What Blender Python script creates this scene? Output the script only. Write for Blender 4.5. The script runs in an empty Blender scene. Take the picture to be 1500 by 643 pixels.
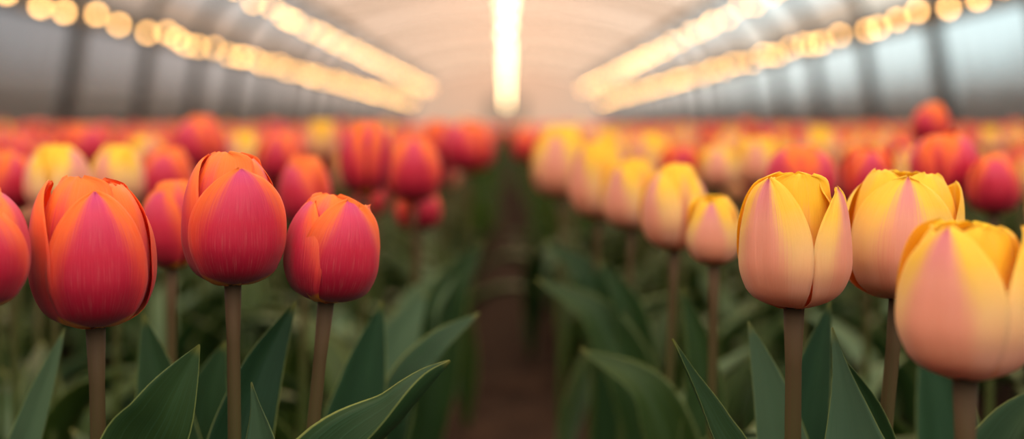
import bpy, math, random
from mathutils import Vector, Matrix, Euler
random.seed(7)
PI = math.pi
SC = bpy.context.scene
COL = SC.collection

# ------------------------------------------------------------------ camera, light, exposure
F = 1500 * 50 / 36.0            # focal length in pixels of the 1500 px wide frame
CX, CY = 742.0, 187.0           # vanishing point of the aisle
CAMZ = 0.47
cam_d = bpy.data.cameras.new('camera')
cam = bpy.data.objects.new('camera', cam_d)
COL.objects.link(cam)
cam.location = (0, 0, CAMZ)
cam.rotation_euler = (PI / 2, 0, 0)
cam_d.lens = 50
cam_d.sensor_width = 36
cam_d.shift_x = (750 - CX) / 1500
cam_d.shift_y = (CY - 321.5) / 1500
cam_d.clip_start = 0.02
cam_d.clip_end = 400
cam_d.dof.use_dof = True
cam_d.dof.focus_distance = 0.75
cam_d.dof.aperture_fstop = 3.4
SC.camera = cam

SC.view_settings.view_transform = 'Standard'
SC.view_settings.look = 'None'
SC.view_settings.gamma = 1
SC.view_settings.use_curve_mapping = False
SC.view_settings.exposure = 0.14
SC.cycles.use_denoising = True
SC.cycles.max_bounces = 8
SC.cycles.transparent_max_bounces = 24
SC.cycles.sample_clamp_indirect = 6

def lin(c):
    return tuple(((v / 255) / 12.92 if v / 255 <= 0.04045 else ((v / 255 + 0.055) / 1.055) ** 2.4) for v in c) + (1.0,)

class NT:
    """tiny helper around a node tree"""
    def __init__(s, tree):
        s.t = tree; s.n = tree.nodes; s.l = tree.links
    def add(s, kind, **kw):
        n = s.n.new(kind)
        for k, v in kw.items(): setattr(n, k, v)
        return n
    def put(s, sock, v):
        if isinstance(v, bpy.types.NodeSocket): s.l.new(v, sock)
        elif v is not None: sock.default_value = v
    def math(s, op, a, b=None, c=None, clamp=False):
        n = s.add('ShaderNodeMath', operation=op, use_clamp=clamp)
        s.put(n.inputs[0], a); s.put(n.inputs[1], b)
        if c is not None: s.put(n.inputs[2], c)
        return n.outputs[0]
    def mix(s, f, a, b, blend='MIX'):
        n = s.add('ShaderNodeMix', data_type='RGBA', blend_type=blend)
        s.put(n.inputs[0], f); s.put(n.inputs[6], a); s.put(n.inputs[7], b)
        return n.outputs[2]
    def ramp(s, f, stops):
        n = s.add('ShaderNodeValToRGB')
        e = n.color_ramp.elements
        while len(e) < len(stops): e.new(0.5)
        for i, (p, c) in enumerate(stops):
            e[i].position = p
            e[i].color = c if len(c) == 4 else tuple(c) + (1,)
        s.put(n.inputs[0], f)
        return n.outputs[0]
    def smooth(s, v, a, b):
        n = s.add('ShaderNodeMapRange', interpolation_type='SMOOTHSTEP')
        s.put(n.inputs[0], v); n.inputs[1].default_value = a; n.inputs[2].default_value = b
        return n.outputs[0]
    def noise(s, vec, scale, detail=3, rough=0.5):
        n = s.add('ShaderNodeTexNoise')
        s.put(n.inputs['Vector'], vec)
        n.inputs['Scale'].default_value = scale; n.inputs['Detail'].default_value = detail
        n.inputs['Roughness'].default_value = rough
        return n.outputs['Fac']
    def scale(s, vec, k):
        n = s.add('ShaderNodeMapping'); s.put(n.inputs[0], vec); n.inputs[3].default_value = k
        return n.outputs[0]

# the sky: pale cool daylight, brighter to the right, with a low warm sun glow down the tunnel's axis
W = bpy.data.worlds.new('sky'); SC.world = W; W.use_nodes = True
w = NT(W.node_tree); w.n.clear()
geo = w.add('ShaderNodeTexCoord')
sep = w.add('ShaderNodeSeparateXYZ'); w.l.new(geo.outputs['Generated'], sep.inputs[0])
dotn = w.add('ShaderNodeVectorMath', operation='DOT_PRODUCT')
w.l.new(geo.outputs['Generated'], dotn.inputs[0])
gd = Vector((0.0, 1.0, 0.06)).normalized(); dotn.inputs[1].default_value = gd
ang = w.math('ARCCOSINE', w.math('MINIMUM', dotn.outputs['Value'], 0.99999))
side = w.smooth(sep.outputs[0], -0.30, 0.30)
base = w.mix(side, lin((124, 128, 132)), lin((218, 240, 242)))
up = w.smooth(sep.outputs[2], 0.15, 0.75)
base = w.mix(up, base, (3.7, 3.5, 3.15, 1))
halo = w.ramp(w.math('DIVIDE', ang, 0.6), [(0.0, (1, 1, 1)), (0.12, (0.52,) * 3), (0.3, (0.2,) * 3), (0.55, (0.07,) * 3), (1.0, (0, 0, 0))])
sky = w.mix(halo, base, (1.25, 0.74, 0.50, 1))
bg = w.add('ShaderNodeBackground'); w.l.new(sky, bg.inputs[0]); bg.inputs[1].default_value = 1.3
wo = w.add('ShaderNodeOutputWorld'); w.l.new(bg.outputs[0], wo.inputs[0])

# low warm sun behind the far end, veiled by the film
sd = bpy.data.lights.new('sun', 'SUN'); sun = bpy.data.objects.new('sun', sd); COL.objects.link(sun)
sd.energy = 2.2; sd.angle = math.radians(12); sd.color = (1.0, 0.72, 0.48)
sun.rotation_euler = Vector((0.10, 1.0, 0.75)).to_track_quat('Z', 'Y').to_euler()
sun.location = (0, 20, 20)

# ------------------------------------------------------------------ helpers
def tag(o, label=None, cat=None, group=None, kind=None):
    if label: o['label'] = label
    if cat: o['category'] = cat
    if group: o['group'] = group
    if kind: o['kind'] = kind
    return o

class MB:
    def __init__(s):
        s.v = []; s.f = []; s.uv = []; s.mi = []
    def vert(s, p): s.v.append(tuple(p)); return len(s.v) - 1
    def face(s, idx, uv=None, mi=0):
        s.f.append(tuple(idx)); s.uv.append(uv or [(0, 0)] * len(idx)); s.mi.append(mi)
    def grid(s, rows, uvs, mi=0, flip=False):
        ids = [[s.vert(p) for p in r] for r in rows]
        s.quads(ids, uvs, mi, flip); return ids
    def quads(s, ids, uvs, mi=0, flip=False):
        for j in range(len(ids) - 1):
            for i in range(len(ids[j]) - 1):
                q = [(j, i), (j, i + 1), (j + 1, i + 1), (j + 1, i)]
                if flip: q.reverse()
                s.face([ids[a][b] for a, b in q], [uvs[a][b] for a, b in q], mi)
    def tube(s, pts, rads, seg=10, cap=True, mi=0):
        n = len(pts); rings = []
        pts = [Vector(p) for p in pts]
        for k, p in enumerate(pts):
            d = (pts[min(k + 1, n - 1)] - pts[max(k - 1, 0)]).normalized()
            a = d.cross(Vector((0, 1, 0.01)) if abs(d.y) < 0.9 else Vector((1, 0, 0))).normalized(); b = d.cross(a)
            r = rads[k] if hasattr(rads, '__len__') else rads
            rings.append([s.vert(p + (a * math.cos(2 * PI * i / seg) + b * math.sin(2 * PI * i / seg)) * r) for i in range(seg)])
        for k in range(n - 1):
            for i in range(seg):
                j = (i + 1) % seg
                s.face([rings[k][j], rings[k][i], rings[k + 1][i], rings[k + 1][j]],
                       [((i + 1) / seg, k / (n - 1)), (i / seg, k / (n - 1)), (i / seg, (k + 1) / (n - 1)), ((i + 1) / seg, (k + 1) / (n - 1))], mi)
        if cap:
            s.face(rings[0], None, mi); s.face(rings[-1][::-1], None, mi)
    def box(s, c, size, M=None, mi=0):
        hx, hy, hz = size[0] / 2, size[1] / 2, size[2] / 2
        P = [Vector((x, y, z)) for x in (-hx, hx) for y in (-hy, hy) for z in (-hz, hz)]
        if M: P = [M @ p for p in P]
        i = [s.vert(p + Vector(c)) for p in P]
        for q in ((0, 1, 3, 2), (4, 6, 7, 5), (0, 4, 5, 1), (2, 3, 7, 6), (0, 2, 6, 4), (1, 5, 7, 3)):
            s.face([i[k] for k in q], None, mi)
    def mesh(s, name, mats, smooth=True):
        me = bpy.data.meshes.new(name)
        me.from_pydata(s.v, [], s.f)
        uvl = me.uv_layers.new(name='UVMap')
        flat = [c for f in s.uv for uv in f for c in uv]
        uvl.data.foreach_set('uv', flat)
        for m in mats: me.materials.append(m)
        me.polygons.foreach_set('material_index', s.mi)
        me.polygons.foreach_set('use_smooth', [smooth] * len(s.f))
        me.update(); return me
    def build(s, name, mats, parent=None, smooth=True):
        if not isinstance(mats, (list, tuple)): mats = [mats]
        return link(name, s.mesh(name, mats, smooth), parent)

def link(name, me, parent=None):
    o = bpy.data.objects.new(name, me); COL.objects.link(o)
    if parent: o.parent = parent
    return o

def empty(name, loc):
    o = bpy.data.objects.new(name, None); COL.objects.link(o); o.location = loc
    o.empty_display_size = 0.03
    return o

def interp(tab, v):
    """monotone-ish Catmull interpolation of (v, a, b, ...) rows"""
    n = len(tab)
    for i in range(n - 1):
        if v <= tab[i + 1][0] or i == n - 2:
            t = (v - tab[i][0]) / (tab[i + 1][0] - tab[i][0])
            out = []
            for k in range(1, len(tab[0])):
                p1, p2 = tab[i][k], tab[i + 1][k]
                h = tab[i + 1][0] - tab[i][0]
                m1 = (p2 - tab[i - 1][k]) / (tab[i + 1][0] - tab[i - 1][0]) if i > 0 else (p2 - p1) / h
                m2 = (tab[i + 2][k] - p1) / (tab[i + 2][0] - tab[i][0]) if i + 2 < n else (p2 - p1) / h
                out.append((2 * t**3 - 3 * t**2 + 1) * p1 + (t**3 - 2 * t**2 + t) * h * m1 + (-2 * t**3 + 3 * t**2) * p2 + (t**3 - t**2) * h * m2)
            return out

def at(px, py, d):
    """the world point seen at a pixel of the photograph, d metres down the tunnel"""
    return Vector(((px - CX) / F * d, d, CAMZ - (py - CY) / F * d))

# ------------------------------------------------------------------ materials
def newmat(name):
    m = bpy.data.materials.new(name); m.use_nodes = True
    t = NT(m.node_tree); t.n.clear()
    out = t.add('ShaderNodeOutputMaterial')
    return m, t, out

def principled(name, col, rough=0.6, metal=0.0, bump=None, noise=None):
    m, t, out = newmat(name)
    p = t.add('ShaderNodeBsdfPrincipled')
    p.inputs['Roughness'].default_value = rough; p.inputs['Metallic'].default_value = metal
    tc = t.add('ShaderNodeTexCoord').outputs['Object']
    c = lin(col)
    if noise:
        sc, amt = noise
        n = t.noise(tc, sc, 4)
        dark = tuple(v * (1 - amt) for v in c[:3]) + (1,); light = tuple(min(1, v * (1 + amt)) for v in c[:3]) + (1,)
        t.put(p.inputs['Base Color'], t.mix(n, dark, light))
    else: p.inputs['Base Color'].default_value = c
    if bump:
        b = t.add('ShaderNodeBump'); b.inputs['Strength'].default_value = bump[1]; b.inputs['Distance'].default_value = bump[2]
        t.put(b.inputs['Height'], t.noise(tc, bump[0], 5)); t.l.new(b.outputs[0], p.inputs['Normal'])
    t.l.new(p.outputs[0], out.inputs[0])
    return m

def petal_mat(name, kind, inner, transl=0.35, whorl=False):
    """petal colouring by position on the petal: u across (0..1), v from base to tip"""
    m, t, out = newmat(name)
    uv = t.add('ShaderNodeUVMap').outputs[0]
    s = t.add('ShaderNodeSeparateXYZ'); t.l.new(uv, s.inputs[0])
    U, V = s.outputs[0], s.outputs[1]
    a = t.math('ABSOLUTE', t.math('MULTIPLY_ADD', U, 2, -1))           # 0 midrib .. 1 edge
    # streaks that run along the petal and fan out
    fib = t.noise(t.scale(uv, (60, 1.6, 1)), 1.0, 4, 0.6)
    fibf = t.noise(t.scale(uv, (150, 5, 1)), 1.0, 3, 0.6)
    blot = t.noise(t.scale(uv, (3, 2, 1)), 1.5, 3)
    oi = t.add('ShaderNodeObjectInfo').outputs['Random']
    aw = t.math('ADD', a, t.math('MULTIPLY', t.math('SUBTRACT', fib, 0.5), 0.50))
    aw = t.math('ADD', aw, t.math('MULTIPLY', t.math('SUBTRACT', blot, 0.5), 0.25))
    if kind == 'red' and not inner:
        mid = t.ramp(V, [(0.0, lin((140, 14, 32))), (0.25, lin((172, 20, 46))), (0.6, lin((216, 38, 70))), (0.85, lin((224, 62, 104))), (1.0, lin((208, 70, 136)))])
        edge = t.ramp(V, [(0.0, lin((176, 30, 40))), (0.3, lin((214, 48, 60))), (0.6, lin((242, 88, 58))), (0.85, lin((255, 122, 40))), (1.0, lin((255, 138, 50)))])
        lim = t.math('SUBTRACT', aw, t.math('MULTIPLY_ADD', V, -0.95 if whorl else -0.62, 0.55 if whorl else 0.70))
        lim = t.math('ADD', lim, t.math('MULTIPLY_ADD', oi, 0.3, -0.15))
        col = t.mix(t.smooth(lim, 0.0, 0.48), mid, edge)
        lo = t.math('ADD', V, t.math('MULTIPLY', a, -0.20))
        col = t.mix(t.smooth(lo, 0.06, 0.0), col, lin((240, 150, 20)))
    elif kind == 'red':
        col = t.ramp(V, [(0.0, lin((250, 180, 20))), (0.14, lin((235, 120, 20))), (0.3, lin((205, 26, 12))), (0.6, lin((240, 60, 20))), (1.0, lin((255, 104, 28)))])
        col = t.mix(t.smooth(aw, 0.45, 1.1), col, lin((255, 112, 40)))
    elif kind == 'yellow' and not inner:
        mid = t.ramp(V, [(0.0, lin((236, 132, 84))), (0.3, lin((244, 164, 128))), (0.7, lin((246, 172, 152))), (0.92, lin((228, 140, 152))), (1.0, lin((210, 96, 140)))])
        edge = t.ramp(V, [(0.0, lin((240, 140, 80))), (0.3, lin((248, 184, 150))), (0.55, lin((252, 210, 140))), (0.8, lin((255, 214, 70))), (1.0, lin((255, 212, 60)))])
        lim = t.math('SUBTRACT', aw, t.math('MULTIPLY_ADD', V, -0.9 if whorl else -0.40, 0.40 if whorl else 0.46))
        lim = t.math('ADD', lim, t.math('MULTIPLY_ADD', oi, 0.2, -0.1))
        if whorl: edge = t.mix(0.6, edge, lin((255, 204, 30)))
        col = t.mix(t.smooth(lim, -0.04, 0.38), mid, edge)
    else:
        col = t.ramp(V, [(0.0, lin((210, 120, 10))), (0.3, lin((240, 150, 4))), (0.6, lin((255, 194, 14))), (1.0, lin((255, 214, 44)))])
    # pale midrib line and veins
    col = t.mix(t.math('MULTIPLY', t.smooth(a, 0.035, 0.012), 0.22 if inner else 0.0), col, lin((255, 230, 160)))
    col = t.mix(t.math('MULTIPLY', t.smooth(fibf, 0.5, 0.8), 0.14), col, lin((255, 214, 190)) if not inner else lin((255, 200, 120)))
    col = t.mix(t.math('MULTIPLY', t.smooth(fibf, 0.5, 0.25), 0.18), col, t.mix(0.5, col, lin((120, 10, 20)) if kind == 'red' else lin((214, 110, 60))))
    p = t.add('ShaderNodeBsdfPrincipled'); t.l.new(col, p.inputs['Base Color'])
    p.inputs['Roughness'].default_value = 0.42
    p.inputs['Specular IOR Level'].default_value = 0.35
    p.inputs['Sheen Weight'].default_value = 0.12; p.inputs['Sheen Roughness'].default_value = 0.4
    b = t.add('ShaderNodeBump'); b.inputs['Strength'].default_value = 0.5; b.inputs['Distance'].default_value = 0.001
    h = t.math('ADD', fib, t.math('MULTIPLY', fibf, 0.5))
    t.l.new(h, b.inputs['Height']); t.l.new(b.outputs[0], p.inputs['Normal'])
    tr = t.add('ShaderNodeBsdfTranslucent'); t.l.new(col, tr.inputs[0])
    mx = t.add('ShaderNodeMixShader'); mx.inputs[0].default_value = transl
    t.l.new(p.outputs[0], mx.inputs[1]); t.l.new(tr.outputs[0], mx.inputs[2]); t.l.new(mx.outputs[0], out.inputs[0])
    return m

RED = [petal_mat('red_petal_outside', 'red', False), petal_mat('red_petal_inside', 'red', True)]
YEL = [petal_mat('peach_petal_outside', 'yellow', False), petal_mat('yellow_petal_inside', 'yellow', True)]

RED2 = [petal_mat('orange_inner_whorl_outside', 'red', False, whorl=True), RED[1]]
YEL2 = [petal_mat('yellow_inner_whorl_outside', 'yellow', False, whorl=True), YEL[1]]

def leaf_mat(name, c0, c1, c2):
    m, t, out = newmat(name)
    uv = t.add('ShaderNodeUVMap').outputs[0]
    s = t.add('ShaderNodeSeparateXYZ'); t.l.new(uv, s.inputs[0])
    a = t.math('ABSOLUTE', t.math('MULTIPLY_ADD', s.outputs[0], 2, -1))
    vein = t.noise(t.scale(uv, (55, 1.0, 1)), 1.0, 3, 0.6)
    blot = t.noise(t.scale(uv, (2, 3, 1)), 1.3, 3)
    rnd = t.add('ShaderNodeObjectInfo').outputs['Random']
    c = t.mix(blot, lin(c0), lin(c1))
    c = t.mix(t.math('MULTIPLY', rnd, 0.6), c, lin(c2))
    c = t.mix(t.math('MULTIPLY', t.smooth(t.math('FRACT', t.math('MULTIPLY', rnd, 7.3)), 0.62, 1.0), 0.45), c, lin((120, 148, 118)))  # some leaves paler: gloss highlights put into their colour
    c = t.mix(t.math('MULTIPLY', t.smooth(vein, 0.45, 0.75), 0.35), c, lin((72, 112, 84)))
    c = t.mix(t.smooth(a, 0.955, 0.985), c, lin((140, 150, 84)))
    c = t.mix(t.math('MULTIPLY', t.smooth(s.outputs[1], 0.95, 1.0), 0.4), c, lin((150, 140, 60)))
    p = t.add('ShaderNodeBsdfPrincipled'); t.l.new(c, p.inputs['Base Color']); p.inputs['Roughness'].default_value = 0.45
    p.inputs['Specular IOR Level'].default_value = 0.28
    b = t.add('ShaderNodeBump'); b.inputs['Strength'].default_value = 0.3; b.inputs['Distance'].default_value = 0.0008
    t.l.new(vein, b.inputs['Height']); t.l.new(b.outputs[0], p.inputs['Normal'])
    tr = t.add('ShaderNodeBsdfTranslucent'); t.put(tr.inputs[0], t.mix(0.5, c, lin((90, 120, 40))))
    mx = t.add('ShaderNodeMixShader'); mx.inputs[0].default_value = 0.28
    t.l.new(p.outputs[0], mx.inputs[1]); t.l.new(tr.outputs[0], mx.inputs[2]); t.l.new(mx.outputs[0], out.inputs[0])
    return m
LEAF = leaf_mat('blue_green_tulip_leaf', (24, 50, 32), (44, 76, 48), (54, 72, 26))
LEAFB = leaf_mat('mid_green_tulip_leaf', (18, 38, 14), (44, 72, 32), (66, 82, 20))

def stem_mat():
    m, t, out = newmat('tulip_stem')
    uv = t.add('ShaderNodeUVMap').outputs[0]
    s = t.add('ShaderNodeSeparateXYZ'); t.l.new(uv, s.inputs[0])
    n = t.noise(t.scale(uv, (14, 2, 1)), 1.0, 3)
    v = t.math('ADD', s.outputs[1], t.math('MULTIPLY', t.math('SUBTRACT', n, 0.5), 0.3))
    c = t.ramp(v, [(0.25, lin((44, 70, 26))), (0.6, lin((62, 70, 34))), (0.98, lin((80, 60, 42)))])
    p = t.add('ShaderNodeBsdfPrincipled'); t.l.new(c, p.inputs['Base Color']); p.inputs['Roughness'].default_value = 0.6; p.inputs['Specular IOR Level'].default_value = 0.1
    t.l.new(p.outputs[0], out.inputs[0])
    return m
STEM = stem_mat()

def film_mat(name, tint, transp, diff):
    """thin greenhouse film: part clear, part milky"""
    m, t, out = newmat(name)
    tc = t.add('ShaderNodeTexCoord').outputs['Object']
    n = t.noise(t.scale(tc, (0.4, 0.15, 0.6)), 1.0, 4)
    T = t.add('ShaderNodeBsdfTransparent'); t.put(T.inputs[0], t.mix(n, tuple(v * 0.86 for v in tint[:3]) + (1,), tint))
    L = t.add('ShaderNodeBsdfTranslucent'); L.inputs[0].default_value = diff
    D = t.add('ShaderNodeBsdfDiffuse'); D.inputs[0].default_value = diff
    a = t.add('ShaderNodeMixShader'); a.inputs[0].default_value = 0.5
    t.l.new(L.outputs[0], a.inputs[1]); t.l.new(D.outputs[0], a.inputs[2])
    b = t.add('ShaderNodeMixShader'); b.inputs[0].default_value = 1 - transp
    t.l.new(T.outputs[0], b.inputs[1]); t.l.new(a.outputs[0], b.inputs[2]); t.l.new(b.outputs[0], out.inputs[0])
    return m
def graded_film():  # streaky wall film, darker and more opaque towards the bottom
    m, t, out = newmat('graded_wall_film')
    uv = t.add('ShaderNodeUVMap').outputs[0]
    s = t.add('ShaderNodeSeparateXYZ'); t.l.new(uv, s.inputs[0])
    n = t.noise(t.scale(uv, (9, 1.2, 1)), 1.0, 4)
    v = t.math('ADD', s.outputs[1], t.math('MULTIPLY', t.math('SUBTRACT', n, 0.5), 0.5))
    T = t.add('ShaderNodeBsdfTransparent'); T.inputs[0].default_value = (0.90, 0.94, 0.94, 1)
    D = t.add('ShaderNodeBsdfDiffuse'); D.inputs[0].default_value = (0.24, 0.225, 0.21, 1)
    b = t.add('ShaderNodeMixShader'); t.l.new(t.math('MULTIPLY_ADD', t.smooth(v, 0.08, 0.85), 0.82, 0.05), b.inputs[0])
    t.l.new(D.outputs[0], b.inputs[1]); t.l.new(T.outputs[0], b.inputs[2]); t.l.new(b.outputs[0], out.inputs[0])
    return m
GRADED = graded_film()
FILM = film_mat('clear_greenhouse_film', (0.92, 0.95, 0.95, 1), 0.80, (0.55, 0.55, 0.54, 1))
ROOF_STREAK = film_mat('light_streak_roof_film', (0.92, 0.80, 0.70, 1), 0.70, (0.56, 0.46, 0.38, 1))  # paler copy of the roof film, puts light streaks into the arch
ROOF = film_mat('milky_roof_film', (0.64, 0.51, 0.42, 1), 0.50, (0.46, 0.36, 0.29, 1))
PANEL = principled('grey_lower_wall_panel', (104, 98, 92), 0.7, noise=(1.5, 0.15))
STEEL = principled('dark_frame_paint', (56, 54, 52), 0.55, noise=(3, 0.2))
PIPE = principled('pale_galvanised_hoop_pipe', (206, 196, 186), 0.4, noise=(3, 0.1))
BEAM = principled('brown_gutter_beam', (74, 66, 60), 0.6, noise=(3, 0.2))
CABLE = principled('black_cable_rubber', (22, 20, 20), 0.6)
SOCKET = principled('black_socket_plastic', (30, 28, 28), 0.4)

def emis(name, col, strength):
    m, t, out = newmat(name)
    e = t.add('ShaderNodeEmission'); e.inputs[0].default_value = col; e.inputs[1].default_value = strength
    t.l.new(e.outputs[0], out.inputs[0]); return m
GLOW = emis('warm_lit_bulb_glass', (1.0, 0.52, 0.17, 1), 19.0)
GLOWC = emis('warm_white_lit_bulb_glass', (1.0, 0.66, 0.33, 1), 8.5)

def soil_mat():
    m, t, out = newmat('brown_soil')
    tc = t.add('ShaderNodeTexCoord').outputs['Object']
    n1 = t.noise(tc, 9, 6, 0.65); n2 = t.noise(tc, 60, 4, 0.7)
    c = t.ramp(n1, [(0.25, lin((26, 16, 12))), (0.55, lin((44, 31, 24))), (0.8, lin((80, 60, 46)))])
    c = t.mix(t.math('MULTIPLY', n2, 0.5), c, lin((42, 30, 23)))
    p = t.add('ShaderNodeBsdfPrincipled'); t.l.new(c, p.inputs['Base Color']); p.inputs['Roughness'].default_value = 0.95; p.inputs['Specular IOR Level'].default_value = 0.05
    b = t.add('ShaderNodeBump'); b.inputs['Strength'].default_value = 0.9; b.inputs['Distance'].default_value = 0.02
    t.put(b.inputs['Height'], t.math('ADD', n1, t.math('MULTIPLY', n2, 0.4))); t.l.new(b.outputs[0], p.inputs['Normal'])
    t.l.new(p.outputs[0], out.inputs[0]); return m
SOIL = soil_mat()

# ------------------------------------------------------------------ the greenhouse
Y0, Y1 = -4.0, 90.0
XB, XE, ZE = 6.12, 5.82, CAMZ + 1.55      # wall foot, eave
ZC = CAMZ + 3.75                          # crown of the arch
BAY = 3.78; POST0 = 19.35 - 6 * BAY

from mathutils import noise as mn
mb = MB()
ys = [Y0 + i * 0.5 for i in range(10)] + [1 + i * 0.05 for i in range(100)] + [6.2 + i * 1.2 for i in range(71)]
xs = [-6.3 + i * 0.5 for i in range(11)] + [-0.75 + i * 0.04 for i in range(38)] + [0.8 + i * 0.5 for i in range(12)]
rows, uvs = [], []
for y in ys:
    r = []
    for x in xs:
        z = 0.0
        if y < 6: z = 0.022 * mn.fractal(Vector((x * 9, y * 9, 0)), 0.8, 2.0, 4) - 0.012
        z += 0.0 if abs(x - 0.02) > 0.14 else -0.01
        r.append((x, y, z))
    rows.append(r); uvs.append([(x, y) for x in xs])
mb.grid(rows, uvs)
fl = mb.build('floor', SOIL); tag(fl, kind='structure')

def wall_x(z, s):   # inner face of the leaning wall
    return s * (XB + (XE - XB) * z / ZE)
ZM = CAMZ + 0.10    # top of the opaque lower wall
wn = 0
for s, nm in ((-1, 'left'), (1, 'right')):
    mb = MB()
    M = Matrix.Rotation(0, 3, 'X')
    # lower panel with real thickness
    for a, b in ((0.0, ZM),):
        x0, x1 = wall_x(a, s), wall_x(b, s)
        P = [mb.vert((x + o * s, y, z)) for (x, z) in ((x0, a), (x1, b)) for o in (0.02, 0.08) for y in (Y0, Y1)]
        for q in ((0, 1, 5, 4), (2, 6, 7, 3), (4, 5, 7, 6), (0, 2, 3, 1), (0, 4, 6, 2), (1, 3, 7, 5)):
            mb.face([P[k] for k in q])
    # fine horizontal corrugation rails
    for z in (0.25, 0.55, 0.85):
        mb.box((wall_x(z, s), (Y0 + Y1) / 2, z), (0.05, Y1 - Y0, 0.03))
    o = mb.build('wall_' + nm, PANEL, smooth=False); tag(o, kind='structure')
    # one film window per bay
    y = POST0
    while y < Y1:
        wn += 1
        a0, a1 = y + 0.08, min(y + BAY - 0.08, Y1)
        mb = MB(); r = []; u = []
        for k in range(7):
            z = ZM + (ZE - ZM) * k / 6
            row = []
            for i in range(9):
                yy = a0 + (a1 - a0) * i / 8
                bulge = 0.03 * math.sin(PI * k / 6) * math.sin(PI * i / 8)
                row.append((wall_x(z, s) + s * (0.03 + bulge), yy, z))
            r.append(row); u.append([(i / 8, k / 6) for i in range(9)])
        mb.grid(r, u)
        o = mb.build('window_%d' % wn, GRADED); tag(o, kind='structure')
        # mid rail of the window frame
        mb = MB(); mb.box((wall_x(ZM, s), (a0 + a1) / 2, ZM), (0.07, a1 - a0, 0.06)); mb.build('window_frame', STEEL, o, False)
        y += BAY

def arch(t, dx=0.0, dz=0.0):     # t 0..1 from left eave over the crown to the right eave
    a = PI * (1 - t)
    return (XE + dx) * math.cos(a), ZE + (ZC - ZE + dz) * (abs(math.sin(a)) ** 0.92)

# roof film, milky, with arcs of light put in as paler bays and clear panes low on both sides
mb = MB(); NA = 48
jy = [(Y0, 0)]; y = POST0; nb = 0
while y < Y1:
    if y > Y0: jy.append((y, 1 if nb % 3 == 0 else 0))
    y += BAY; nb += 1
jy.append((Y1, 0))
ids = []
for q, _ in jy:
    ids.append([mb.vert((arch(i / NA, 0.05, 0.05)[0], q, arch(i / NA, 0.05, 0.05)[1])) for i in range(NA + 1)])
for j in range(len(jy) - 1):
    for i in range(NA):
        x, z = arch((i + 0.5) / NA)
        clear = 1 if 4.72 < abs(x) < 5.62 else (2 if jy[j][1] else 0)
        mb.face([ids[j][i], ids[j][i + 1], ids[j + 1][i + 1], ids[j + 1][i]], None, clear)
o = mb.build('ceiling', [ROOF, FILM, ROOF_STREAK]); tag(o, kind='structure')

# hoops with their posts
tn = 0
y = POST0
while y < Y1 + 0.1:
    if y > Y0:
        tn += 1
        mb = MB()
        mb.tube([(arch(i / 40)[0], y, arch(i / 40)[1]) for i in range(41)], 0.045, 8)
        hoop = mb.build('trim_%d' % tn, PIPE); tag(hoop, kind='structure')
        for s in (-1, 1):
            mb = MB()
            P = []
            for z in (-0.05, ZE + 0.05):
                x = wall_x(z, s)
                for dx, dy in ((-0.10, -0.16), (0.02, -0.16), (0.02, 0.16), (-0.10, 0.16)):
                    P.append(mb.vert((x + s * dx, y + dy, z)))
            for q in ((0, 1, 5, 4), (1, 2, 6, 5), (2, 3, 7, 6), (3, 0, 4, 7), (4, 5, 6, 7), (3, 2, 1, 0)):
                mb.face([P[k] for k in q])
            mb.build('post', STEEL, hoop, False)
            # dark rafter on the lower, steep part of the arch
            mb = MB()
            n = 8
            for k in range(n):
                t0, t1 = 0.0 + 0.20 * k / n, 0.20 * (k + 1) / n
                (xa, za), (xb, zb) = arch(t0), arch(t1)
                if s > 0: xa, xb = -xa, -xb
                mb.tube([(xa, y, za), (xb, y, zb)], 0.085, 6)
            mb.build('rafter', STEEL, hoop)
    y += BAY
for s in (-1, 1):       # eave gutter beam, purlin below the upper lights
    tn += 1
    mb = MB(); mb.box((s * XE, (Y0 + Y1) / 2, ZE + 0.05), (0.30, Y1 - Y0, 0.34))
    o = mb.build('trim_%d' % tn, BEAM, smooth=False); tag(o, kind='structure')
    tn += 1
    mb = MB(); mb.box((s * 4.66, (Y0 + Y1) / 2, arch(math.acos(4.66 / XE) / PI)[1] - 0.03), (0.16, Y1 - Y0, 0.14))
    o = mb.build('trim_%d' % tn, BEAM, smooth=False); tag(o, kind='structure')
tn += 1
mb = MB(); mb.tube([(0, Y0, ZC - 0.02), (0, Y1, ZC - 0.02)], 0.05, 8)
o = mb.build('trim_%d' % tn, PIPE); tag(o, kind='structure')

# far end wall of milky film with a lighter doorway
mb = MB()
rim = [arch(i / NA, 0.0, 0.0) for i in range(NA + 1)]
foot = [(XB * (-1 + 2 * i / NA), 0.0) for i in range(NA + 1)]
a = [mb.vert((x, Y1, z)) for x, z in rim]; b = [mb.vert((x, Y1, z)) for x, z in foot]
for i in range(NA): mb.face([b[i], b[i + 1], a[i + 1], a[i]])
o = mb.build('wall_back', ROOF, smooth=False); tag(o, kind='structure')
mb = MB()
for x in (-1.15, 1.15): mb.box((x, Y1 - 0.08, 1.15), (0.14, 0.12, 2.3))
mb.box((0, Y1 - 0.08, 2.33), (2.44, 0.12, 0.14)); mb.box((0, Y1 - 0.08, 0.75), (2.2, 0.08, 0.08))
door = mb.build('door_1', STEEL, smooth=False); tag(door, kind='structure')
mb = MB(); mb.box((0, Y1 - 0.06, 1.2), (2.2, 0.01, 2.2)); mb.build('door_film', FILM, door, False)

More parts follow.
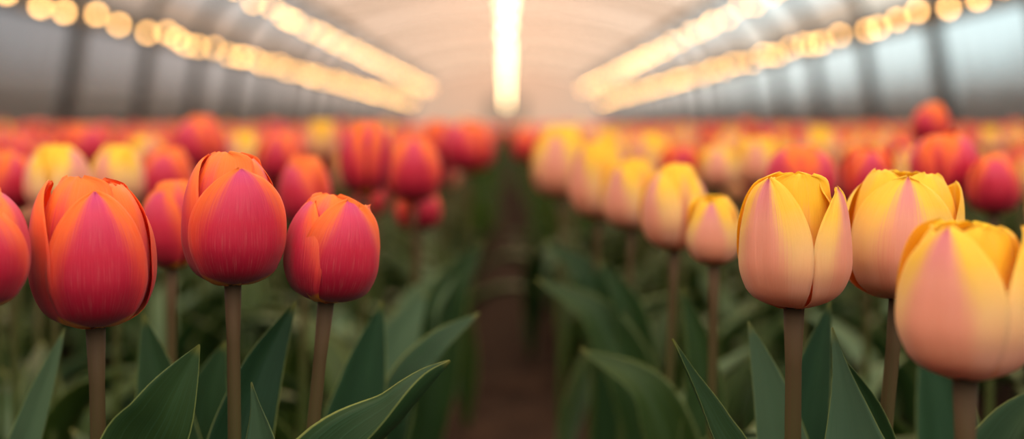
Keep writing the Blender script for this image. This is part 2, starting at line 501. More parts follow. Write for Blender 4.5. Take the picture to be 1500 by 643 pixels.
# ------------------------------------------------------------------ light strings
def bulb_mesh(glow, R):
    mb = MB(); N, K = 12, 8
    rows = []; u = []
    for k in range(K + 1):
        a = PI * k / K
        rows.append([(R * math.sin(a) * math.cos(2 * PI * i / N), R * math.sin(a) * math.sin(2 * PI * i / N), -0.03 - R - R * math.cos(a)) for i in range(N + 1)])
        u.append([(i / N, k / K) for i in range(N + 1)])
    mb.grid(rows, u, 0)
    mb.tube([(0, 0, 0.012), (0, 0, -0.036)], 0.02, 8, mi=1)
    return mb.mesh('bulb', [glow, SOCKET])
BULB, BULBC = bulb_mesh(GLOW, .04), bulb_mesh(GLOWC, .037)
def light_string(x, h, y0, y1, step, me, label, sag=0.0, jit=0.4):
    t = empty('string_lights', (x, y0, CAMZ + h)); tag(t, label, 'string lights', 'strings of warm bulbs under the arch')
    y = y0; pts = []; bl = []
    while y < y1:
        ph = ((y - POST0) % BAY) / BAY
        z = -sag * 4 * ph * (1 - ph)
        if z or True: pts.append((0, y - y0, z + 0.09))
        bl.append((random.uniform(-0.05, 0.05), y - y0, z + 0.09)); y += step * random.uniform(1 - jit, 1 + jit)
    mb = MB(); mb.tube(pts, 0.012, 5); mb.build('cable', CABLE, t)
    for k, p in enumerate(bl[:100]):
        b = link('bulb', me, t); b.location = p
    if len(bl) > 100:
        mb = MB()
        for p in bl[100:]:
            rows = []; u = []
            for k in range(7):
                a = PI * k / 6
                rows.append([(p[0] + 0.04 * math.sin(a) * math.cos(2 * PI * i / 8), p[1] + 0.04 * math.sin(a) * math.sin(2 * PI * i / 8), p[2] - 0.09 - 0.04 * math.cos(a)) for i in range(9)])
                u.append([(0, 0)] * 9)
            mb.grid(rows, u)
        o = mb.build('distant_bulbs', me.materials[0], t); o['kind'] = 'stuff'
light_string(-5.55, 1.53, 12.0, 84, 1.2, BULB, 'string of warm round bulbs along the eave of the left wall', 0.10)
light_string(5.55, 1.57, 12.0, 84, 1.2, BULB, 'string of warm round bulbs along the eave of the right wall', 0.10)
light_string(-4.45, 2.27, 20.0, 84, 1.4, BULB, 'string of warm bulbs high on the left side of the arched roof', 0.08)
light_string(4.45, 2.27, 20.0, 84, 1.4, BULB, 'string of warm bulbs high on the right side of the arched roof', 0.08)
light_string(0.0, 1.32, 9.0, 86, 0.5, BULBC, 'bright string of warm white bulbs hanging over the centre aisle', 0.03, 0.25)

# ------------------------------------------------------------------ tulips
PROFILE = [(0, .10, 0), (.10, .44, .025), (.22, .77, .11), (.38, .965, .28), (.52, 1.0, .45), (.68, .95, .64), (.81, .82, .80), (.92, .60, .93), (1, .36, 1.0)]
WIDTH = [(0, .20), (.12, .50), (.26, .80), (.40, .97), (.52, 1.0), (.65, .93), (.78, .74), (.88, .49), (.95, .26), (.985, .11), (1, .03)]
WROUND = [(0, .20), (.12, .46), (.28, .76), (.45, .95), (.6, 1.0), (.74, .98), (.86, .86), (.94, .66), (.985, .38), (1, .22)]

def petal(mb, R, H, az, w=1.05, rad=1.0, ln=1.0, close=1.0, tip=0.0, edge=0.0, twist=0.03, rnd=False, crease=0.03, wav=0.03, seed=0, nu=14, nv=18, Z0=0.0, M=None, swap=False, lean=0.0):
    """one cupped petal; az 0 faces the camera side (-Y), positive turns to +X"""
    g = random.Random(seed * 17 + 3)
    p1, p2, p3 = g.uniform(0, 6), g.uniform(0, 6), g.uniform(0, 6)
    outer, inner, uvs = [], [], []
    for j in range(nv + 1):
        v = j / nv; v = v + 0.12 * math.sin(2 * PI * v) / (2 * PI) if False else 1 - (1 - v) ** 1.15
        Rv, zv = interp(PROFILE, v)
        if v > .5: Rv = 1 - (1 - Rv) * close
        Rv = Rv * rad + tip * max(0, (v - .72) / .28) ** 2
        h = interp(WROUND if rnd else WIDTH, v)[0] * w
        k = min(1, max(0, (v - .05) / .5)); k = k * k * (3 - 2 * k)
        rho = max(Rv, .28 * (1 - k) + (.58 if rnd else .66) * k) * (1.0 + 0.0)
        ro, ri, ru = [], [], []
        for i in range(nu + 1):
            s = -1 + 2 * i / nu
            s = math.copysign(abs(s) ** 0.9, s)
            th = s * h / rho
            off = twist * s + edge * abs(s) ** 3 * k
            off += wav * (math.sin(3.1 * s + p1 + 5 * v) + .6 * math.sin(7 * s + p2 - 6 * v)) * k * (.25 + .75 * abs(s))
            off -= crease * math.exp(-(s / .09) ** 2) * k
            off += .010 * math.cos(s * 13 + p2) * k * (1 - .5 * abs(s))
            r2 = rho + off
            x = (Rv - rho) + r2 * math.cos(th); yy = r2 * math.sin(th)
            zz = zv * ln - (0.02 * (1 - math.cos(th)) if v < .3 else 0) + wav * .5 * math.sin(9 * s + p3) * k * abs(s) * v + lean * s * k * v * .1
            # x outward from the flower's axis, yy sideways
            ca, sa = math.cos(az), math.sin(az)
            P = Vector((x * sa + yy * ca, -x * ca + yy * sa, 0)) * R
            P.z = zz * H + Z0
            th_i = 0.0009 * (1 - abs(s) ** 4) * (1 if j < nv else 0) + 0.00012
            n = Vector((math.sin(az + th), -math.cos(az + th), 0))
            Q = P - n * th_i
            if M: P = M @ P; Q = M @ Q
            ro.append(P); ri.append(Q); ru.append((i / nu, v))
        outer.append(ro); inner.append(ri); uvs.append(ru)
    ids = mb.grid(outer, uvs, 0)
    idi = mb.grid(inner, uvs, 1, flip=True)
    n1, n2 = len(ids) - 1, len(ids[0]) - 1
    for j in range(n1):
        mb.face([ids[j][0], ids[j + 1][0], idi[j + 1][0], idi[j][0]], [uvs[j][0], uvs[j + 1][0]] * 2, 0)
        mb.face([ids[j + 1][n2], ids[j][n2], idi[j][n2], idi[j + 1][n2]], [uvs[j + 1][n2], uvs[j][n2]] * 2, 0)
    for i in range(n2):
        mb.face([ids[n1][i], ids[n1][i + 1], idi[n1][i + 1], idi[n1][i]], [uvs[n1][i]] * 4, 0)

def leaf(mb, pts, W_, face=(0, -1, 0), fold=0.5, wav=0.0, curl=0.0, nu=10, nv=26, seed=0, shape=None):
    """a broad tulip leaf along control points (base..tip); face = direction its inner side looks to"""
    g = random.Random(seed + 11); p1, p2 = g.uniform(0, 6), g.uniform(0, 6)
    pts = [Vector(p) for p in pts]
    tab = [(k / (len(pts) - 1), p.x, p.y, p.z) for k, p in enumerate(pts)]
    shape = shape or [(0, .35), (.15, .62), (.4, 1.0), (.6, .92), (.78, .62), (.9, .32), (1, .02)]
    A, B, uvs = [], [], []
    for j in range(nv + 1):
        t = j / nv
        c = Vector(interp(tab, t)); c2 = Vector(interp(tab, min(1, t + .02))); c1 = Vector(interp(tab, max(0, t - .02)))
        d = (c2 - c1).normalized()
        f = Vector(face) if not callable(face) else Vector(face(t))
        sd_ = d.cross(f).normalized(); nrm = sd_.cross(d).normalized()
        hw = max(0.0002, interp(shape, t)[0]) * W_ / 2
        ra, rb, ru = [], [], []
        for i in range(nu + 1):
            s = -1 + 2 * i / nu
            ang = fold * (1 - .3 * t)
            x = s * hw * math.cos(ang * abs(s) ** .5); y = abs(s) ** 1.3 * hw * math.sin(ang)
            y += wav * hw * abs(s) ** 2 * math.sin(9 * t + p1 + (1.4 if s > 0 else 0)) + curl * hw * s
            y += .015 * hw * math.sin(22 * s + p2)
            P = c + sd_ * x + nrm * y
            ra.append(P); rb.append(P - nrm * 0.0007 * (1 - s ** 4) - nrm * 0.0001); ru.append((i / nu, t))
        A.append(ra); B.append(rb); uvs.append(ru)
    a = mb.grid(A, uvs, 0); b = mb.grid(B, uvs, 0, flip=True)
    for j in range(nv):
        mb.face([a[j][0], a[j + 1][0], b[j + 1][0], b[j][0]], [uvs[j][0], uvs[j + 1][0]] * 2)
        mb.face([a[j + 1][nu], a[j][nu], b[j][nu], b[j + 1][nu]], [uvs[j + 1][nu], uvs[j][nu]] * 2)

def default_petals(seed, kind):
    g = random.Random(seed)
    a0 = g.uniform(0, 2 * PI / 3); L = []
    op = g.uniform(.55, 1.1)
    for k in range(3):
        L.append(dict(az=a0 + k * 2 * PI / 3 + g.uniform(-.12, .12), w=g.uniform(.92, 1.06), rad=.85, ln=g.uniform(.97, 1.05), close=op*1.1, rnd=True, seed=seed + k + 5, wav=.03))
    for k in range(3):
        L.append(dict(az=a0 + PI / 3 + k * 2 * PI / 3 + g.uniform(-.15, .15), w=g.uniform(.95, 1.1), rad=1.0, ln=g.uniform(.93, 1.0), close=op * g.uniform(.85, 1.1), tip=g.uniform(-.02, .05), seed=seed + k + 9))
    return L

def hero(kind, top_c, base_px, d, Rpx, Hpx, petals, label, ground=(0, 0), tilt=(0, 0), leaves=(), stem_r=0.0048, group=None, leaf_m=None):
    """a tulip whose bloom stands at pixel base_px (its foot) d metres away; petals, stem and leaves are its parts"""
    foot = at(base_px[0], base_px[1], d)
    R = Rpx / F * d; H = Hpx / F * d
    t = empty('tulip', (foot.x + ground[0], foot.y + ground[1], 0))
    tag(t, label, 'tulip', group)
    loc = foot - t.location
    M = Matrix.Translation(loc) @ Euler((tilt[1], tilt[0], 0)).to_matrix().to_4x4()
    for k, P in enumerate(petals):
        mb = MB(); q = dict(P); q['az'] = math.radians(q['az']) if q.pop('deg', True) else q['az']
        petal(mb, R, H, M=M, nu=20, nv=30, **q)
        mb.build('petal', (RED2 if kind == 'red' else YEL2) if q.get('rnd') else (RED if kind == 'red' else YEL), t)
    mb = MB()
    n = 12; pts = []
    for k in range(n + 1):
        s = k / n
        x = loc.x * (s ** 1.6); y = loc.y * (s ** 1.6)
        pts.append((x, y, -0.02 + (loc.z + 0.02 + 0.001) * s))
    rr = [stem_r * (1.1 - .15 * k / n) for k in range(n)] + [stem_r * 1.25]
    mb.tube(pts, rr, 12); mb.build('stem', STEM, t)
    for q in leaves:
        q = dict(q); dd = q.pop('d', d)
        P = [at(px, py, dd + (e[0] if e else 0)) - t.location for (px, py, *e) in q.pop('px')]
        P = [Vector((0.0, 0.0, 0.0))] + P
        mb = MB(); leaf(mb, P, q.pop('w') / F * dd, **q); mb.build('leaf', leaf_m or LEAF, t)
    return t

D = dict
# --- the front row, left bed
hero('red', None, (-50, 452), .69, 92, 178, [
    D(az=60, w=1.1, rad=.86, rnd=True, ln=1.0, close=.9, seed=1), D(az=180, w=1., rad=.86, rnd=True, seed=2), D(az=-60, w=1.05, rad=.86, rnd=True, ln=.98, seed=3),
    D(az=110, w=1.0, ln=.99, seed=4), D(az=20, w=1.15, ln=.92, close=1.1, seed=5), D(az=-100, w=1.05, seed=6)],
    'pink-red tulip cut off at the left edge beside the largest red bloom', ground=(-.01, .02),
    leaves=[D(px=[(-40, 900), (40, 640), (95, 480)], d=.9, w=60, fold=.4, seed=2)])
hero('red', None, (140, 478), .74, 92, 214, [
    D(az=-28, w=.95, rad=.84, rnd=True, ln=1.03, close=.85, seed=1, wav=.03), D(az=88, w=1.05, rad=.86, rnd=True, ln=.965, close=.75, seed=2, wav=.03), D(az=195, w=1.0, rad=.86, rnd=True, ln=1.0, seed=3),
    D(az=-76, w=.98, rad=1.0, ln=1.0, close=.55, seed=4), D(az=150, w=1.05, ln=.97, seed=6), D(az=20, w=.84, ln=.93, close=.62, seed=5, rad=1.04, twist=0.0)],
    'largest red tulip, left of frame, with an orange lip folding behind its rose front petal', ground=(.003, .01), tilt=(math.radians(-1.5), 0), stem_r=.0043,
    leaves=[D(px=[(150, 1000), (196, 700, -.01), (240, 600, -.02), (292, 505, -.02)], d=.74, w=138, fold=.35, face=(.3, -1, .1), seed=3),
            D(px=[(262, 1000), (256, 720), (236, 580), (210, 460)], d=.95, w=112, fold=.45, face=(.1, -1, .1), seed=4)])
hero('red', None, (341, 416), .77, 74, 190, [
    D(az=-32, w=1.05, rad=.86, rnd=True, ln=1.02, close=1.0, seed=21, wav=.02), D(az=95, w=1.0, rad=.86, rnd=True, ln=.965, close=.85, seed=22), D(az=200, w=1.0, rad=.86, rnd=True, ln=1.0, seed=23),
    D(az=-88, w=1.08, rad=1.0, ln=1.0, close=.86, seed=24, edge=-.02), D(az=142, w=1.0, ln=.97, close=1.0, seed=26), D(az=25, w=1.22, ln=.895, close=.62, seed=25, rad=1.04, twist=0.01)],
    'tall red tulip with magenta stripe up its orange-edged front petal, straight brown stem', ground=(.001, .01), stem_r=.0038,
    leaves=[D(px=[(320, 1000), (330, 720, .02), (372, 560, .03), (433, 441, .04)], d=.84, w=125, fold=.5, face=(.6, -1, .0), seed=6),
            D(px=[(400, 1000), (392, 740), (384, 640), (368, 560)], d=.78, w=92, fold=.4, face=(-.3, -1, .1), shape=[(0, .35), (.2, .75), (.45, 1.0), (.62, .86), (.76, .5), (.88, .2), (1, .02)], seed=7),
            D(px=[(300, 1000), (290, 720), (300, 600), (330, 500)], d=.98, w=120, fold=.4, face=(.1, -1, .1), seed=9)])
hero('red', None, (478, 441), .79, 70, 157, [
    D(az=-22, w=1.0, rad=.86, rnd=True, ln=1.0, close=.95, seed=31), D(az=90, w=1.0, rad=.86, rnd=True, ln=.93, close=.35, seed=32, wav=.03), D(az=205, w=1.0, rad=.86, rnd=True, ln=.99, seed=33),
    D(az=-62, w=1.05, rad=1.0, ln=.95, close=.85, seed=34), D(az=150, w=1.0, ln=.97, seed=36), D(az=34, w=1.15, ln=.97, close=.8, seed=35, rad=1.03, twist=0.01)],
    'small red tulip nearest the soil path, its green stem leaning', ground=(-.028, .01), tilt=(math.radians(6), 0), stem_r=.0038,
    leaves=[D(px=[(470, 1000), (490, 740, -.02), (590, 610, -.03), (659, 528, -.02)], d=.74, w=185, fold=1.0, face=(-.55, -.35, .8), wav=.28, seed=8, nv=40),
            D(px=[(560, 900), (590, 620), (640, 520), (702, 458)], d=1.02, w=105, fold=.5, face=(-.3, -.4, .8), wav=.1, seed=10),
            D(px=[(480, 1000), (505, 700), (530, 560), (560, 440)], d=1.0, w=110, fold=.4, face=(.2, -1, .1), seed=12)])
# --- the front row, right bed
hero('yellow', None, (1163, 450), .76, 83, 196, [
    D(az=8, w=.8, rad=.60, rnd=True, ln=1.0, close=.4, seed=41, crease=.05), D(az=120, w=1.0, rad=.86, rnd=True, ln=.98, seed=42), D(az=-130, w=1.0, rad=.86, rnd=True, ln=.96, seed=43),
    D(az=-46, w=.96, rad=1.0, ln=.97, close=.42, seed=44, edge=-.02, tip=.02, twist=0), D(az=180, w=1.1, ln=1.0, close=.7, rnd=True, seed=46), D(az=62, w=.94, ln=.90, close=.36, seed=45, twist=.0, edge=-.02)],
    'sharp peach and yellow tulip with a deep V between its two front petals', ground=(0, .01), stem_r=.0046,
    leaves=[D(px=[(1150, 1000), (1148, 740), (1130, 600), (1096, 470)], d=.86, w=105, fold=.45, face=(.3, -1, .1), seed=13),
            D(px=[(1150, 1000), (1168, 700), (1190, 560), (1216, 440)], d=.92, w=90, fold=.5, face=(-.3, -1, .1), seed=14),
            D(px=[(1090, 1000), (1080, 740), (1040, 620), (985, 496)], d=.78, w=125, fold=.85, face=(.8, -.6, .3), wav=.2, shape=[(0, .35), (.2, .75), (.45, 1.0), (.62, .86), (.76, .5), (.88, .2), (1, .02)], seed=15, nv=40)])
hero('yellow', None, (1316, 437), .81, 88, 186, [
    D(az=48, w=1.0, rad=.86, rnd=True, ln=1.0, close=.75, seed=51, crease=.03), D(az=165, w=1.1, rad=.86, rnd=True, ln=1.0, close=.8, seed=52), D(az=-75, w=1.0, rad=.86, rnd=True, ln=1.0, close=.6, seed=53),
    D(az=-14, w=1.04, rad=1.04, ln=.965, close=.6, seed=54, twist=0), D(az=100, w=1.0, ln=.94, close=.25, tip=.06, seed=56, wav=.04), D(az=-140, w=1.06, ln=.95, close=.7, seed=55)],
    'peach tulip with pink-pointed front petal and yellow lobes, behind the blurred corner bloom', ground=(-.02, .02), tilt=(math.radians(4), 0), stem_r=.0043,
    leaves=[D(px=[(1260, 1000), (1262, 760, -.03), (1246, 620, -.04), (1219, 480, -.05)], d=.77, w=140, shape=[(0, .35), (.2, .75), (.45, 1.0), (.62, .86), (.76, .5), (.88, .2), (1, .02)], fold=.45, face=(-.2, -1, .1), seed=16),
            D(px=[(1320, 1000), (1310, 760), (1282, 620), (1232, 520)], d=.80, w=75, fold=.5, face=(-.6, -1, .2), seed=17),
            D(px=[(1400, 1000), (1396, 760), (1376, 600), (1350, 480)], d=1.05, w=140, fold=.4, face=(.2, -1, .1), seed=18)])
hero('yellow', None, (1414, 553), .63, 101, 226, [
    D(az=12, w=.8, rad=.60, rnd=True, ln=.98, close=.4, seed=61), D(az=125, w=1.0, rad=.86, rnd=True, ln=.98, close=.6, seed=62), D(az=-120, w=1.0, rad=.86, rnd=True, ln=.97, close=.6, seed=63),
    D(az=-44, w=1.04, rad=1.0, ln=.985, close=.5, seed=64, edge=-.03, twist=0), D(az=180, w=1.1, ln=1.0, close=.6, rnd=True, seed=66), D(az=70, w=1.02, ln=1.0, close=.4, seed=65, twist=0, edge=-.03)],
    'nearest yellow tulip, softly blurred, in the lower right corner', ground=(0, .0), tilt=(math.radians(2), 0), stem_r=.0046,
    leaves=[D(px=[(1420, 1050), (1440, 760), (1480, 640), (1540, 560)], d=.68, w=130, fold=.6, face=(-.3, -.6, .7), seed=19)])

# --- blooms a step further back: (kind, x, y of bloom centre, distance, half width px, label, seed)
def back(kind, px, py, d, rpx, label, seed, hk=1.2, group=None, leaves=(), ground=None, tilt=0.0, petals=None):
    H = rpx * 2 * hk
    P = petals or [dict(q, deg=False) for q in default_petals(seed, kind)]
    g = random.Random(seed)
    t = hero(kind, None, (px, py + H / 2), d, rpx, H, P, label, ground=ground or (g.uniform(-.01, .01), .01), leaves=leaves, leaf_m=LEAFB, stem_r=.0034, tilt=(tilt, 0), group=group)
    me = [LEAFM[g.randrange(len(LEAFM))] for _ in range(2)]
    for k, m in enumerate(me):
        o = link('leaf', m, t); az = g.uniform(0, 2 * PI)
        if abs(t.location.x - .03) < .3: az = (0 if t.location.x > 0 else PI) + g.uniform(-1.4, 1.4)
        o.rotation_euler = (0, 0, az); o.scale = (1, 1, g.uniform(.9, 1.1))
    return t

def std_leaf(seed, nu=6, nv=12):
    g = random.Random(seed)
    L = g.uniform(.26, .34); e0 = math.radians(g.uniform(76, 86)); e1 = math.radians(g.uniform(-45, 40))
    p = Vector((.004, 0, -.01)); pts = [p.copy()]
    for k in range(5):
        e = e0 + (e1 - e0) * (k / 4) ** 1.5
        p = p + Vector((math.cos(e), g.uniform(-.08, .08), math.sin(e))) * L / 5; pts.append(p.copy())
    mb = MB(); leaf(mb, pts, g.uniform(.05, .078), face=(-.45, 0, 1), fold=g.uniform(.4, .8), wav=g.uniform(.0, .15), nu=nu, nv=nv, seed=seed)
    return mb.mesh('leaf', [LEAFB])
LEAFM = [std_leaf(100 + k, 8, 18) for k in range(8)]

back('red', 252, 330, 1.02, 47, 'red and orange tulip half hidden behind the tall magenta-striped bloom', 71, 1.32)
back('yellow', 84, 262, 1.25, 48, 'bright yellow and peach tulip above the largest red bloom', 72, 1.0)
back('yellow', 172, 258, 1.35, 40, 'soft peach tulip between the bright yellow bloom and the tall red one', 73, 1.1)
back('red', 12, 268, 1.3, 38, 'orange-red tulip at the left edge beside the bright yellow bloom', 74, 1.1)
back('red', 244, 262, 1.5, 40, 'orange-red tulip rising behind the largest red bloom', 75, 1.1)
back('red', 293, 212, 2.0, 42, 'red tulip standing taller than the row, above the tall magenta-striped bloom', 76, .95)
back('red', 122, 216, 2.4, 40, 'broad orange-red tulip behind the bright yellow bloom', 77, .8)
back('yellow', 214, 226, 2.0, 28, 'small pale yellow tulip in front of the dark wall posts, left bed', 78, 1.0)
back('yellow', 358, 222, 2.2, 28, 'small yellow tulip just behind the top of the tall red one', 79, 1.0)
back('red', 447, 280, 1.35, 40, 'coral pink tulip between the tall red bloom and the small leaning one', 80, 1.25)
back('red', 410, 232, 1.9, 36, 'blurred orange tulip above the coral pink one', 81, 1.0)
back('red', 535, 232, 1.45, 38, 'upright slender pink-red tulip standing highest beside the aisle', 82, 1.36, leaves=[D(px=[(540, 660), (570, 530), (625, 425)], w=104, fold=.5, face=(.35, -.6, .75), wav=.12, seed=60)])
back('red', 606, 248, 1.62, 42, 'red tulip at the aisle edge, right of the slender upright one', 83, 1.15, leaves=[D(px=[(620, 600), (650, 450), (708, 352)], w=84, fold=.5, face=(.35, -.6, .75), wav=.12, seed=60), D(px=[(600, 600), (610, 470), (668, 400)], w=96, fold=.5, face=(.35, -.6, .75), wav=.12, seed=61)])
back('red', 612, 304, 1.7, 34, 'low drooping crimson tulip beneath the others at the aisle edge', 84, .95)
back('red', 688, 216, 2.3, 38, 'far blurred red tulip closest to the aisle in the left bed', 85, .95)
back('red', 646, 210, 2.6, 32, 'far blurred coral tulip beside the last one on the aisle, left bed', 86, 1.0)
back('yellow', 470, 205, 2.5, 26, 'faint peach tulip among red ones behind the slender upright bloom', 87, 1.1)
back('yellow', 1046, 338, 1.0, 40, 'peach bud-shaped tulip with yellow ears, left of the sharp peach and yellow bloom', 88, 1.22)
back('yellow', 988, 305, 1.12, 50, 'yellow-topped peach tulip left of the bud-shaped one', 89, 1.2, leaves=[D(px=[(1010, 780), (960, 590), (850, 510)], w=88, fold=.5, face=(-.35, -.6, .75), wav=.12, seed=60), D(px=[(1010, 760), (1030, 560), (1000, 420)], w=70, fold=.5, face=(0, -1, .2), wav=.12, seed=61)])
back('yellow', 925, 285, 1.4, 43, 'pale peach tulip second along the aisle edge of the right bed', 90, 1.15, leaves=[D(px=[(950, 640), (885, 480), (785, 408)], w=80, fold=.5, face=(-.35, -.6, .75), wav=.12, seed=60), D(px=[(940, 640), (930, 480), (880, 380)], w=70, fold=.5, face=(-.35, -.6, .75), wav=.12, seed=61)])
back('yellow', 876, 265, 1.55, 43, 'blurred yellow and peach tulip third along the aisle edge, right bed', 91, 1.25, leaves=[D(px=[(900, 560), (868, 420), (798, 352)], w=74, fold=.5, face=(-.35, -.6, .75), wav=.12, seed=60)])
back('yellow', 822, 238, 1.8, 44, 'blurred yellow tulip at the aisle edge farthest along, right bed', 92, 1.15)
back('red', 1172, 262, 1.25, 52, 'red tulip with a purple side directly behind the sharp peach and yellow bloom', 93, .9)
back('red', 1270, 262, 1.35, 40, 'orange and crimson tulip between the two large peach blooms', 94, 1.15)
back('red', 1384, 244, 1.3, 50, 'red tulip with a purple streak above the blurred corner bloom', 95, .95)
back('red', 1455, 270, 1.25, 38, 'dark red round tulip near the right edge', 96, 1.15)
back('red', 1364, 182, 1.8, 28, 'red tulip standing tallest against the right wall', 97, 1.05)
back('yellow', 1052, 244, 1.8, 30, 'yellow tulip behind the bud-shaped peach one', 98, 1.05)
back('yellow', 1110, 238, 1.9, 36, 'wide yellow tulip left of the purple-sided red one', 99, 1.0)
back('yellow', 950, 232, 2.2, 36, 'blurred yellow tulip behind the yellow-topped peach one', 100, 1.0)
back('red', 996, 240, 1.9, 30, 'orange-red tulip among yellow ones in the right bed', 101, .95)
back('yellow', 886, 218, 2.6, 28, 'far peach tulip near the aisle, right bed', 102, 1.0)
back('yellow', 1200, 218, 2.3, 30, 'far pale yellow tulip above the purple-sided red one', 103, .95)
back('red', 772, 212, 3.0, 24, 'far pink-red tulip at the aisle in the right bed', 104, 1.0)
back('yellow', 1450, 208, 2.6, 20, 'small far yellow tulip near the right edge', 105, 1.1)

# --- the rest of the beds: each bloom, stem and leaves of a plant are its parts
NAMED = [o for o in COL.objects if o.name.startswith('tulip') and o.type == 'EMPTY']
SHORT = ['bloom cut by the left edge', 'largest red bloom', 'tall magenta-striped bloom', 'small leaning red bloom', 'sharp V-notched peach bloom',
         'pink-pointed peach bloom', 'blurred corner bloom', 'half-hidden red bloom', 'bright yellow bloom', 'soft peach bloom', 'orange bloom at left edge',
         'orange-red second-row bloom', 'red bloom topping the row', 'broad orange-red bloom', 'small pale yellow bloom', 'yellow bloom behind the striped one',
         'coral pink bloom', 'orange bloom above the coral', 'slender upright red bloom', 'red bloom at the aisle', 'low drooping crimson bloom', 'last red bloom on the aisle',
         'coral bloom near the aisle end', 'faint peach bloom', 'bud-shaped peach bloom', 'yellow-topped peach bloom', 'pale peach aisle bloom', 'third yellow aisle bloom',
         'farthest yellow aisle bloom', 'purple-sided red bloom', 'crimson bloom between the peach ones', 'purple-streaked red bloom', 'dark red right-edge bloom',
         'red bloom against the right wall', 'yellow bloom behind the bud', 'wide yellow bloom', 'blurred yellow middle bloom', 'lone orange-red bloom', 'far peach aisle bloom',
         'far pale yellow bloom', 'far pink-red aisle bloom', 'small far yellow bloom']
def seen_at(o, h=.40): return CX + F * o.location.x / o.location.y, CY + F * (CAMZ - h) / o.location.y
ANCH = [(n, seen_at(o)) for n, o in zip(SHORT, NAMED)]
ORD = ['largest', 'second largest', 'third largest', 'fourth largest', 'fifth largest', 'sixth largest']
used = [o.location.copy() for o in COL.objects if o.name.startswith('tulip') and o.type == 'EMPTY']
def head_mesh(kind, seed, nu=6, nv=9):
    mb = MB()
    for q in default_petals(seed, kind):
        petal(mb, .0275, .066, nu=nu, nv=nv, **q)
    return mb.mesh('flower', RED if kind == 'red' else YEL)
def stem_mesh(h):
    mb = MB(); mb.tube([(0, 0, -.02), (.004, 0, h * .5), (0, 0, h + .001)], [.0042, .0036, .0038], 7); return mb.mesh('stem', [STEM])
HEADS = {'red': [head_mesh('red', 200 + k) for k in range(6)], 'yellow': [head_mesh('yellow', 300 + k) for k in range(6)]}
STEM_H = 0.37
STEMM = stem_mesh(STEM_H)
LEAFS = [std_leaf(140 + k) for k in range(8)]
def colour_at(x, y, g):
    if x < 0: p = .74 if y < 3 else .9
    else: p = .16 if (y < 3.2 and x < .55) else (.45 if y < 3.6 else .78)
    return 'red' if g.random() < p else 'yellow'
g = random.Random(42)
spots = []
y = 0.95; row = 0
while y < 30:
    st = .125 if y < 12 else .2
    for s in (-1, 1):
        x = .115 + (.0 if y > 1.6 else .03)
        while x < min(5.4, .37 * y + .10):
            xx = s * (x + g.uniform(-.02, .02)) + (.03 if s > 0 else .0); yy = y + g.uniform(-.03, .03)
            spots.append((xx, yy)); x += st
    y += st * (1.0 if y < 12 else 1.3); row += 1
def free(x, y):
    for u in used:
        if (u.x - x) ** 2 + (u.y - y) ** 2 < .09 ** 2: return False
        # keep the sight line to the placed blooms open
        if u.y > y and u.y < 2.8:
            xr = u.x * y / u.y
            if abs(xr - x) < .05: return False
    return True
ind = [p for p in spots if free(*p)]
near, far = ind[:262], ind[262:]
rest = []
for (x, y) in near:
    kind = colour_at(x, y, g)
    t = empty('tulip', (x, y, 0)); t.rotation_euler = (0, 0, g.uniform(0, 6.28))
    rest.append((t, kind))
    dz = g.gauss(0, .018); k = g.uniform(.9, 1.1)
    st_ = link('stem', STEMM, t); st_.scale = (1, 1, (STEM_H + dz) / STEM_H)
    h = link('flower', HEADS[kind][g.randrange(6)], t); h.location = (0, 0, STEM_H + dz); h.rotation_euler = (g.gauss(0, .09), g.gauss(0, .09), 0); h.scale = (k, k, k * g.uniform(.9, 1.15))
    inward = PI if x > 0 else 0.0
    for q in range(3):
        az = q * 2.1 + g.uniform(-.5, .5)
        if abs(x - .03) < .3:      # leaves by the path lean mostly away from it, a few droop over its edge
            az = inward + PI + g.uniform(-1.5, 1.5) if g.random() < .94 else inward + g.uniform(-.6, .6)
        o = link('leaf', LEAFS[g.randrange(8)], t); o.rotation_euler = (0, 0, az - t.rotation_euler.z); o.scale = (1, 1, g.uniform(.8, 1.05))

# each one's label says which bloom it stands by
fam = {}
for t, kind in rest:
    px, py = seen_at(t)
    n, (ax, ay) = min(ANCH, key=lambda a: math.hypot(a[1][0] - px, 1.6 * (a[1][1] - py)))
    dx, dy = px - ax, py - ay
    a = math.degrees(math.atan2(-dy, dx)) % 360
    word = ['right of', 'above and right of', 'above', 'above and left of', 'left of', 'below and left of', 'below', 'below and right of'][int((a + 22.5) // 45) % 8]
    fam.setdefault((kind, word, n), []).append(t)
for (kind, word, n), L in fam.items():
    L.sort(key=lambda t: t.location.y)
    cw = 'red' if kind == 'red' else 'yellow'
    for k, t in enumerate(L):
        if len(L) == 1: lab = 'blurred %s tulip %s the %s' % (cw, word, n)
        elif k < len(ORD): lab = '%s %s tulip %s the %s' % (ORD[k], cw, word, n)
        else: lab = 'blurred %s tulip among many %s the %s' % (cw, word, n)
        tag(t, lab, 'tulip', 'blurred %s tulips in the %s bed' % (cw, 'left' if t.location.x < 0 else 'right'))

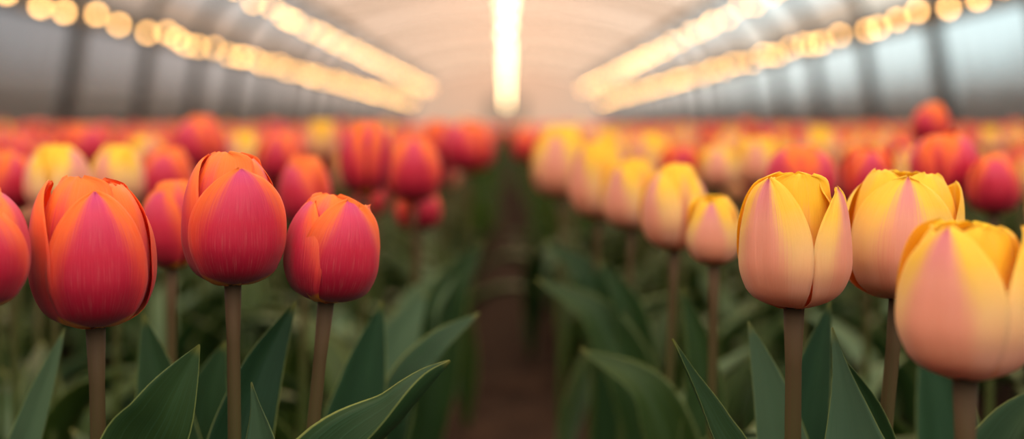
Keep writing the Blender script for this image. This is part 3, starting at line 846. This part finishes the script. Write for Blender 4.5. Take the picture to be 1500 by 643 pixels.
# the uncounted rest, down to the far end
y = 30
while y < Y1 - .5:
    for s in (-1, 1):
        x = .13
        while x < 5.5:
            far.append((s * (x + g.uniform(-.1, .1)), y + g.uniform(-.15, .15))); x += .34
    y += .6
lo = {'red': MB(), 'yellow': MB()}; lv = MB()
def low_head(mb, x, y, z, R, H, g):
    prof = [(.15, 0, 0), (.8, .16, .25), (1, .48, .55), (.85, .8, .8), (.5, 1.0, 1.0)]
    n = 7; a0 = g.uniform(0, 6)
    rings = []
    for (r, h, v) in prof:
        rings.append([mb.vert((x + R * r * math.cos(a0 + 2 * PI * i / n), y + R * r * math.sin(a0 + 2 * PI * i / n), z + H * h)) for i in range(n)])
    for k in range(len(prof) - 1):
        for i in range(n):
            j = (i + 1) % n
            u0, u1 = (i % 3) / 3, (i % 3 + 1) / 3
            mb.face([rings[k][i], rings[k][j], rings[k + 1][j], rings[k + 1][i]], [(u0, prof[k][2]), (u1, prof[k][2]), (u1, prof[k + 1][2]), (u0, prof[k + 1][2])], 0)
    mb.face(rings[-1], [(0.5, .8)] * n, 1)
for (x, y) in far:
    kind = colour_at(x, y, g); b = 1.0 if y < 12 else (1.25 if y < 30 else 1.5)
    z = .365 + g.gauss(0, .022); mb = lo[kind]
    low_head(mb, x, y, z, .029 * b, .068 * b, g)
    i0 = [lv.vert((x - .004, y, 0)), lv.vert((x + .004, y, 0)), lv.vert((x + .004, y + .001, z + .004)), lv.vert((x - .004, y + .001, z + .004))]
    for q in range(3):
        a = g.uniform(0, 6.28); c, s_ = math.cos(a), math.sin(a); w_ = .03 * b; L = .11
        P = [(x, y, 0), (x + c * L * .4 - s_ * w_, y + s_ * L * .4 + c * w_, .17), (x + c * L, y + s_ * L, .27 + g.uniform(-.03, .04)), (x + c * L * .4 + s_ * w_, y + s_ * L * .4 - c * w_, .17), (x + c * L * .45, y + s_ * L * .45, .15)]
        i = [lv.vert(p) for p in P]
        lv.face([i[0], i[1], i[4]], [(.5, 0), (0, .4), (.5, .4)]); lv.face([i[1], i[2], i[4]], [(0, .4), (.5, .9), (.5, .4)])
        lv.face([i[2], i[3], i[4]], [(.5, .9), (1, .4), (.5, .4)]); lv.face([i[3], i[0], i[4]], [(1, .4), (.5, 0), (.5, .4)])
    lv.face(i0, [(.5, .5)] * 4)
tag(lo['red'].build('distant_red_tulips', RED), 'blurred mass of red tulip blooms running to the far end of the tunnel', 'tulips', kind='stuff')
tag(lo['yellow'].build('distant_yellow_tulips', YEL), 'blurred mass of yellow and peach tulip blooms among the far red ones', 'tulips', kind='stuff')
tag(lv.build('distant_tulip_leaves', LEAFB, smooth=False), 'dark green leaves and stems under the distant tulip blooms', 'foliage', kind='stuff')
